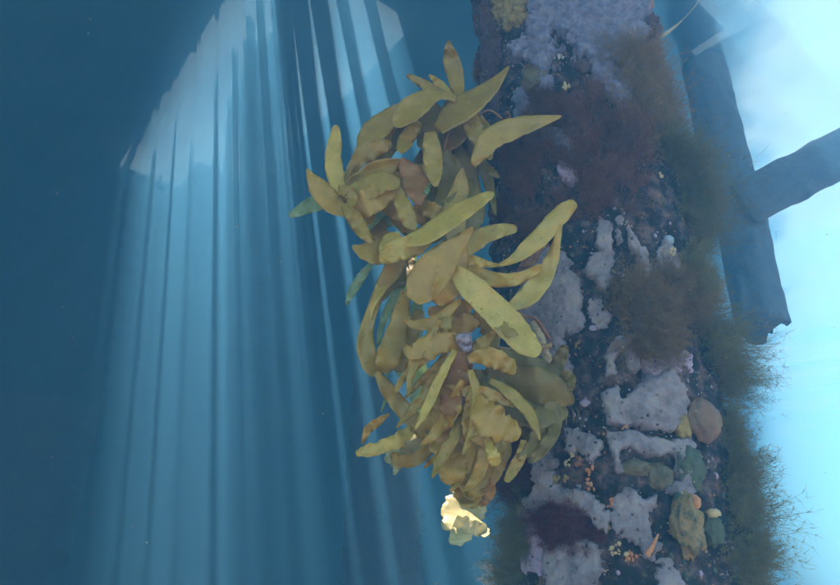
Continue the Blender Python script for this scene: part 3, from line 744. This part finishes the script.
B([(470, 180, 3), (476, 200, 9), (474, 222, 9), (466, 240, 3)], 'd', 1.25)
B([(380, 205, 4), (395, 210, 10), (412, 215, 9), (425, 222, 3)], 'c', 1.22)
B([(465, 100, 4), (470, 118, 9), (476, 135, 9), (482, 150, 3)], 'o', 1.21)
# --- left cluster
B([(341, 192, 3), (337, 180, 9), (333, 160, 9), (335, 140, 7), (336, 125, 3)], 'p', 1.17)
B([(345, 215, 3), (333, 203, 12), (319, 188, 11), (311, 177, 5), (307, 169, 1)], 'c', 1.16)
B([(344, 186, 3), (355, 165, 7), (367, 152, 12), (383, 146, 8), (392, 144, 3)], 'o', 1.2)
B([(343, 190, 4), (360, 178, 7), (380, 168, 9), (402, 166, 7), (412, 172, 2)], 'o', 1.19)
B([(345, 196, 5), (362, 190, 12), (382, 182, 12), (400, 184, 5)], 'o', 1.17)
B([(350, 212, 8), (366, 203, 15), (384, 192, 14), (398, 182, 5)], 'c', 1.15)
B([(338, 196, 6), (350, 205, 12), (362, 214, 12), (374, 220, 5)], 'o', 1.18)
B([(344, 204, 5), (354, 218, 8), (363, 232, 7), (372, 243, 2)], 'o', 1.15)
B([(338, 190, 5), (348, 192, 7), (352, 200, 6), (350, 208, 2)], 'o', 1.14)
# --- middle fans
B([(392, 248, 6), (380, 252, 13), (364, 251, 9), (352, 246, 1)], 'c', 1.15)
B([(430, 240, 5), (415, 246, 11), (398, 250, 12), (385, 258, 8), (380, 262, 2)], 'p', 1.12)
B([(388, 262, 3), (385, 250, 7), (391, 240, 8), (400, 234, 3)], 'p', 1.10)
B([(405, 242, 6), (428, 234, 10), (452, 217, 11), (474, 204, 8), (488, 196, 5), (494, 193, 2)], 'p', 1.11, 1.08)
B([(430, 255, 5), (445, 248, 8), (460, 240, 8), (470, 234, 3)], 'o', 1.17)
B([(452, 262, 5), (468, 246, 10), (486, 235, 9), (503, 230, 7), (517, 229, 4)], 'p', 1.16, 1.14)
B([(412, 300, 8), (420, 290, 17), (434, 270, 20), (450, 252, 13), (464, 238, 6), (473, 227, 2)], 'c', 1.09, 1.06, rag=.1, tw=.1)
B([(464, 240, 3), (459, 258, 10), (452, 275, 15), (443, 293, 14), (436, 304, 6)], 'c', 1.11)
B([(455, 256, 3), (470, 260, 6), (486, 264, 4), (500, 265.5, 1)], 'p', 1.12)
B([(497, 265.5, 1), (512, 260, 4.5), (530, 246, 9), (548, 229, 10), (564, 211, 9), (576, 203, 5)], 'p', 1.12, 1.07, tw=-.1)
B([(458, 268, 3), (475, 274, 8), (497, 280, 8), (515, 279, 7), (530, 273, 5), (542, 266, 4)], 'p', 1.13, 1.11)
B([(561, 224, 2), (557, 240, 4), (551, 262, 8), (540, 282, 11), (524, 299, 10), (506, 309, 3)], 'p', 1.1, 1.14, tw=.15)
B([(448, 266, 5), (468, 284, 13), (490, 305, 15), (510, 325, 16), (526, 343, 13), (540, 354, 6)], 'p', 1.1, 1.07, tw=0, cup=.2)
# --- long left strands
B([(402, 248, 7), (394, 268, 10), (382, 286, 7), (374, 306, 6), (367, 328, 7), (366, 350, 10), (373, 368, 9), (382, 373, 3)], 'o', 1.18)
B([(398, 262, 5), (384, 282, 6), (372, 305, 4), (366, 325, 4), (364, 340, 2)], 'p', 1.2)
B([(406, 290, 5), (401, 315, 9), (395, 338, 12), (388, 358, 13), (381, 372, 6)], 'o', 1.16)
B([(420, 310, 5), (412, 330, 9), (404, 350, 11), (398, 372, 6)], 'o', 1.2)
B([(376, 372, 3), (388, 390, 8), (402, 408, 9), (417, 424, 9), (424, 438, 5)], 'o', 1.15)
B([(389, 414, 1), (379, 421, 4), (368, 430, 4.5), (362, 444, 1)], 'c', 1.17)
B([(412, 428, 4), (402, 438, 8), (386, 445, 7), (370, 450, 7), (356, 454, 3)], 'p', 1.16, rag=1.2, S=44)
B([(428, 436, 3), (414, 448, 9), (400, 458, 9), (392, 466, 3)], 'b', 1.19, rag=1)
B([(455, 428, 3), (442, 436, 5), (430, 448, 6), (414, 460, 7), (398, 460, 6), (392, 452, 2)], 'o', 1.15)
B([(398, 462, 5), (396, 470, 3), (394, 475, 1)], 'b', 1.18, rag=1)
B([(436, 458, 3), (430, 462, 3), (424, 468, 1)], 'c', 1.17)
# --- central frilly column
B([(474, 300, 6), (462, 308, 9), (445, 313, 9), (428, 310, 4)], 'c', 1.14, rag=.8, ruf=2)
B([(480, 318, 5), (462, 325, 12), (443, 330, 10), (428, 326, 4)], 'c', 1.16, rag=.9, ruf=2)
B([(474, 300, 3), (484, 318, 10), (492, 335, 10), (484, 355, 4)], 'o', 1.17, rag=.6)
B([(452, 300, 3), (446, 315, 7), (446, 330, 6), (450, 338, 1)], 'o', 1.12)
B([(460, 345, 7), (448, 342, 11), (430, 346, 12), (412, 352, 8), (404, 345, 3)], 'c', 1.12, rag=.8)
B([(455, 345, 3), (436, 352, 4), (416, 366, 4), (402, 380, 3.5), (395, 394, 2)], 'c', 1.11)
B([(452, 356, 3), (437, 366, 3.5), (424, 378, 3.5), (413, 390, 1.5)], 'c', 1.12)
B([(446, 352, 2), (430, 372, 3), (416, 386, 3), (405, 398, 1)], 'o', 1.14)
B([(450, 355, 6), (440, 375, 12), (434, 396, 15), (432, 415, 12), (428, 430, 4)], 'c', 1.13, rag=.5)
B([(460, 350, 5), (458, 372, 11), (452, 395, 13), (446, 415, 8)], 'r', 1.11, rag=.6)
B([(448, 385, 7), (448, 400, 15), (442, 416, 15), (430, 432, 6)], 'c', 1.10, rag=.4)
B([(472, 345, 4), (466, 362, 7), (466, 385, 9), (460, 410, 6)], 'r', 1.13, rag=.6)
B([(496, 330, 2), (488, 338, 5), (480, 345, 7), (473, 354, 2)], 'c', 1.12, rag=.4)
B([(468, 360, 4), (482, 356, 9), (498, 360, 10), (508, 366, 9), (514, 374, 3)], 'c', 1.09, rag=.9)
# --- dark olive fan on the right
B([(480, 352, 5), (505, 358, 10), (530, 366, 11), (553, 372, 9), (562, 366, 4)], 'd', 1.16)
B([(545, 385, 8), (556, 368, 8), (563, 352, 6), (565, 345, 3)], 'd', 1.13)
B([(485, 372, 6), (510, 378, 15), (535, 385, 20), (558, 394, 16), (574, 403, 3)], 'd', 1.15, rag=.3)
B([(480, 385, 6), (505, 398, 16), (530, 410, 20), (555, 412, 14), (568, 415, 4)], 'd', 1.14, rag=.3)
B([(490, 395, 8), (512, 412, 18), (532, 424, 18), (548, 436, 10)], 'd', 1.15, rag=.3)
B([(548, 398, 8), (555, 415, 8), (552, 435, 7), (540, 452, 6), (528, 462, 3)], 'd', 1.13)
B([(530, 410, 8), (538, 430, 8), (530, 448, 6), (518, 460, 3)], 'd', 1.12)
B([(560, 385, 6), (567, 375, 6), (571, 383, 5), (570, 392, 2)], 'd', 1.14, rag=.4)
B([(465, 372, 4), (482, 378, 9), (500, 384, 10), (515, 390, 4)], 'd', 1.13)
# --- front ragged blades
B([(462, 392, 5), (478, 391, 6), (496, 397, 6), (514, 407, 1)], 'c', 1.08, rag=.3)
B([(474, 390, 6), (474, 405, 10), (470, 422, 9), (467, 440, 3)], 'c', 1.08, rag=.8)
B([(474, 395, 7), (482, 410, 14), (494, 424, 17), (508, 430, 13), (520, 436, 6)], 'c', 1.07, rag=1.1, S=44)
B([(478, 408, 6), (476, 424, 10), (480, 438, 8), (486, 446, 2)], 'c', 1.08, rag=1)
B([(486, 436, 3), (490, 447, 5), (494, 458, 7), (495, 466, 4)], 'p', 1.07, rag=.5)
# --- lower fan
B([(452, 425, 12), (452, 440, 20), (452, 458, 21), (450, 474, 15), (446, 484, 5)], 'c', 1.14, rag=.7, S=44)
B([(462, 425, 12), (470, 445, 22), (474, 466, 24), (474, 486, 17), (472, 500, 6)], 'o', 1.13, rag=.5)
B([(500, 430, 8), (497, 450, 15), (488, 470, 15), (478, 488, 10), (470, 498, 4)], 'o', 1.12, rag=.5)
B([(524, 440, 3), (521, 455, 6), (513, 470, 6), (506, 482, 3)], 'o', 1.1)
B([(470, 470, 8), (466, 485, 14), (470, 498, 12), (478, 506, 4)], 'o', 1.15, rag=.4)
B([(484, 478, 6), (489, 490, 7), (486, 500, 5), (480, 506, 2)], 'r', 1.12, rag=.6)
# --- thin straps hanging through the lower clump
for a_ in [[(455, 350, 3), (440, 378, 5), (428, 405, 5), (415, 430, 1)], [(448, 360, 3), (430, 390, 5), (412, 410, 5), (396, 428, 1)],
           [(470, 370, 3), (478, 400, 6), (474, 430, 6), (462, 455, 1)], [(462, 380, 3), (450, 410, 6), (436, 432, 6), (420, 446, 1)],
           [(480, 400, 3), (495, 425, 6), (500, 450, 6), (492, 474, 1)], [(465, 405, 3), (455, 435, 6), (441, 458, 6), (432, 478, 1)],
           [(490, 380, 3), (512, 395, 6), (530, 415, 6), (540, 440, 1)], [(470, 430, 4), (468, 455, 7), (460, 476, 6), (450, 492, 1)],
           [(485, 430, 4), (484, 455, 7), (476, 478, 6), (462, 492, 1)], [(440, 320, 3), (424, 345, 5), (412, 368, 5), (408, 395, 1)],
           [(460, 300, 3), (440, 318, 6), (420, 325, 6), (402, 320, 1)], [(480, 310, 3), (496, 322, 6), (512, 334, 5), (524, 350, 1)]]:
    B(a_, kr.choice('ococpo'), kr.uniform(1.06, 1.12), rag=.3)
# --- sunlit tip, brightness also put into its pale colour
B([(476, 484, 10), (470, 500, 19), (463, 514, 22), (460, 526, 20), (458, 536, 12), (449, 542, 3)], 'b', 1.32, 1.245, rag=1.0, ruf=.6, S=54, K=12, tw=.1, cup=.05)
B([(455, 520, 6), (470, 526, 9), (482, 530, 8), (487, 536, 3)], 'b', 1.265, 1.25, rag=1.1, ruf=.6, S=44, tw=0, cup=0)

# --- turban snail on the kelp
def snail(px, py, Y, r, label):
    c = W(px, py, Y); V, Fc = [], []; N, K = 60, 10
    for i in range(N + 1):
        t = i / N; a = t * 2 * math.pi * 3.1; s = 1 - t; R_ = r * .62 * s ** 1.0; tr_ = r * .52 * s ** .9 + r * .02
        cx, cy, cz = R_ * math.cos(a), R_ * math.sin(a), r * 1.5 * t
        for k in range(K):
            w = 2 * math.pi * k / K; V.append(Vector((cx + tr_ * math.cos(w) * math.cos(a), cy + tr_ * math.cos(w) * math.sin(a), cz + tr_ * math.sin(w))))
    for i in range(N):
        for k in range(K): Fc.append((i * K + k, i * K + (k + 1) % K, (i + 1) * K + (k + 1) % K, (i + 1) * K + k))
    Fc.append(tuple(range(K - 1, -1, -1)))
    M = Matrix.Rotation(math.radians(-75), 3, 'X') @ Matrix.Rotation(.5, 3, 'Y')
    o = new_obj('sea_snail', [M @ q for q in V], Fc, M_shell); o.location = c
    o.rotation_euler = (math.radians(80), math.radians(15), 0)
    tag(o, label, 'snail')
snail(462, 343, 1.09, .018, 'purplish grey turban snail clinging to the middle of the kelp')

# ================================================================ background piles
def rough_pile(name, x, y, r, z0, z1, label, lean=(0, 0), ragged=0, tuft=0, seed=0, mat=None, group='other piles of the pier'):
    root = empty(name, (x, y, z0)); tag(root, label, 'pile', group)
    V, Fc = [], []; N, K = 90, 40
    rr = random.Random(seed)
    for i in range(N + 1):
        t = i / N; z = z0 + (z1 - z0) * t
        for k in range(K):
            w = 2 * math.pi * k / K; cx, cy = math.cos(w), math.sin(w)
            q = Vector((cx * 2 + seed, cy * 2, z * 3))
            R_ = r * (1 + .10 * noise.noise(q) + .10 * noise.noise(q * 3) * (1 + tuft))
            zz = z
            if ragged and i < 12:
                f_ = (1 - i / 12); zz += ragged * f_ * (noise.noise(Vector((cx * 1.7, cy * 1.7, seed + 3))) + .6 * noise.noise(Vector((cx * 5, cy * 5, seed))) )
            V.append(Vector((lean[0] * (z - z0) + cx * R_, lean[1] * (z - z0) + cy * R_, zz - z0)))
    for i in range(N):
        for k in range(K): Fc.append((i * K + k, i * K + (k + 1) % K, (i + 1) * K + (k + 1) % K, (i + 1) * K + k))
    Fc.append(tuple(range(K - 1, -1, -1))); Fc.append(tuple(N * K + k for k in range(K)))
    new_obj('shaft', V, Fc, mat or M_wet, root)
    return root
bp = rough_pile('pile_image', 1.475, 2.55, .105, 1.04, 3.6, 'hazy blue pile image in the water surface, built as a hanging post with a slanting brace', lean=(.015, 0), ragged=.09, seed=4, mat=M_hazed)  # solid stand-in for a pile image in the wavy water surface
# slanting brace of the same surface image, built solid
a_ = W(742, 204, 2.43) - bp.location; b_ = W(1010, 68, 2.0) - bp.location
d_ = (b_ - a_).normalized(); sd_ = d_.cross(Vector((0, 1, 0))).normalized(); th = d_.cross(sd_)
V = []; Fc = []
for i in range(31):
    c_ = a_.lerp(b_, i / 30)
    for k in range(12):
        w = 2 * math.pi * k / 12; q = Vector((math.cos(w) * 3, math.sin(w) * 3, i * .45)); R_ = 1 + .12 * noise.noise(q)
        V.append(c_ + sd_ * (.11 * R_ * math.cos(w)) + th * (.05 * R_ * math.sin(w)))
for i in range(30):
    for k in range(12): Fc.append((i * 12 + k, i * 12 + (k + 1) % 12, (i + 1) * 12 + (k + 1) % 12, (i + 1) * 12 + k))
Fc.append(tuple(range(11, -1, -1))); Fc.append(tuple(360 + k for k in range(12)))
new_obj('brace', V, Fc, M_hazed, bp)
fp = rough_pile('far_pile', -.36, 6.6, .36, -2.2, H - .01, 'dim far pile in the blue water behind the lower kelp', tuft=.3, seed=8)
fq = rough_pile('far_pile', -5.6, 9.4, .72, -2.2, H - .01, 'dark far pile at the left behind the curtain of light', tuft=.3, seed=12)
def far_fuzz(root, n, r, zlo, zhi, seed):
    rr = random.Random(seed); V, Fc = [], []
    for i in range(n):
        z = rr.uniform(zlo, zhi); w = rr.uniform(0, 2 * math.pi); gl = 1 + max(0, noise.noise(Vector((math.cos(w), math.sin(w), z * 2.5 + seed)))) * 2.2
        nn = Vector((math.cos(w), math.sin(w), 0)); p = nn * r * .95 + Vector((0, 0, z + 2.2))
        d = (nn + Vector((rr.gauss(0, .5), rr.gauss(0, .5), rr.gauss(0, .6)))).normalized(); L_ = rr.uniform(.02, .07) * gl
        s = d.cross(Vector((rr.random(), rr.random(), rr.random()))).normalized() * .0025
        k = len(V); m_ = p + d * L_ * .5 + Vector((0, 0, rr.uniform(-.01, .02))); V += [p - s, p + s, m_ - s * .8, m_ + s * .8, p + d * L_]
        Fc += [(k, k + 1, k + 3, k + 2), (k + 2, k + 3, k + 4)]
    q = new_obj('algae_fuzz', V, Fc, A_green, root, smooth=False); q['kind'] = 'stuff'
far_fuzz(fp, 9000, .36, -2.1, .7, 3); far_fuzz(fq, 12000, .72, -2.1, 1.0, 5)

# pale strip standing in for a wave-crest glint behind the pile
P = [W(x, y, Y) for x, y, Y in ((648, 43, 2.15), (662, 36, 2.12), (675, 27, 2.1), (686, 17, 2.08), (696, 5, 2.05), (704, -8, 2.0))]
V = []
for i in range(31):
    t = i / 30; c_ = Vector(cr([tuple(q) for q in P], t)); w = .009 * math.sin(math.pi * min(1, .08 + t)) ** .6
    for k in range(4): V.append(c_ - P[0] + Vector((w * (k / 1.5 - 1) * .5, .012 * math.sin(t * 7 + k), w * (k / 1.5 - 1))))
o = new_obj('glint_strip', V, [(i * 4 + k, i * 4 + k + 1, i * 4 + k + 5, i * 4 + k + 4) for i in range(30) for k in range(3)], K_bright)
o.location = P[0]; sm = o.modifiers.new('thickness', 'SOLIDIFY'); sm.thickness = .001
tag(o, 'pale curved strip standing in for a glint on the surface at the right edge of the pile', 'seaweed')

# drifting particles
rp = random.Random(77); gs = []
for i in range(900):
    Y = rp.uniform(.5, 3.2); p = W(rp.uniform(-40, 880), rp.uniform(-40, 620), Y)
    if math.hypot(p.x - AX, p.y - AY) < .32: continue
    s = rp.uniform(.0002, .0007) * (1 + .3 * Y)
    gs.append(blob_geo(p, Vector((0, -1, 0)), s, s * rp.uniform(.7, 1.5), s, i, sub=1, amp=.3))
tag(merged('drifting_particles', gs, M_cream), kind='stuff')
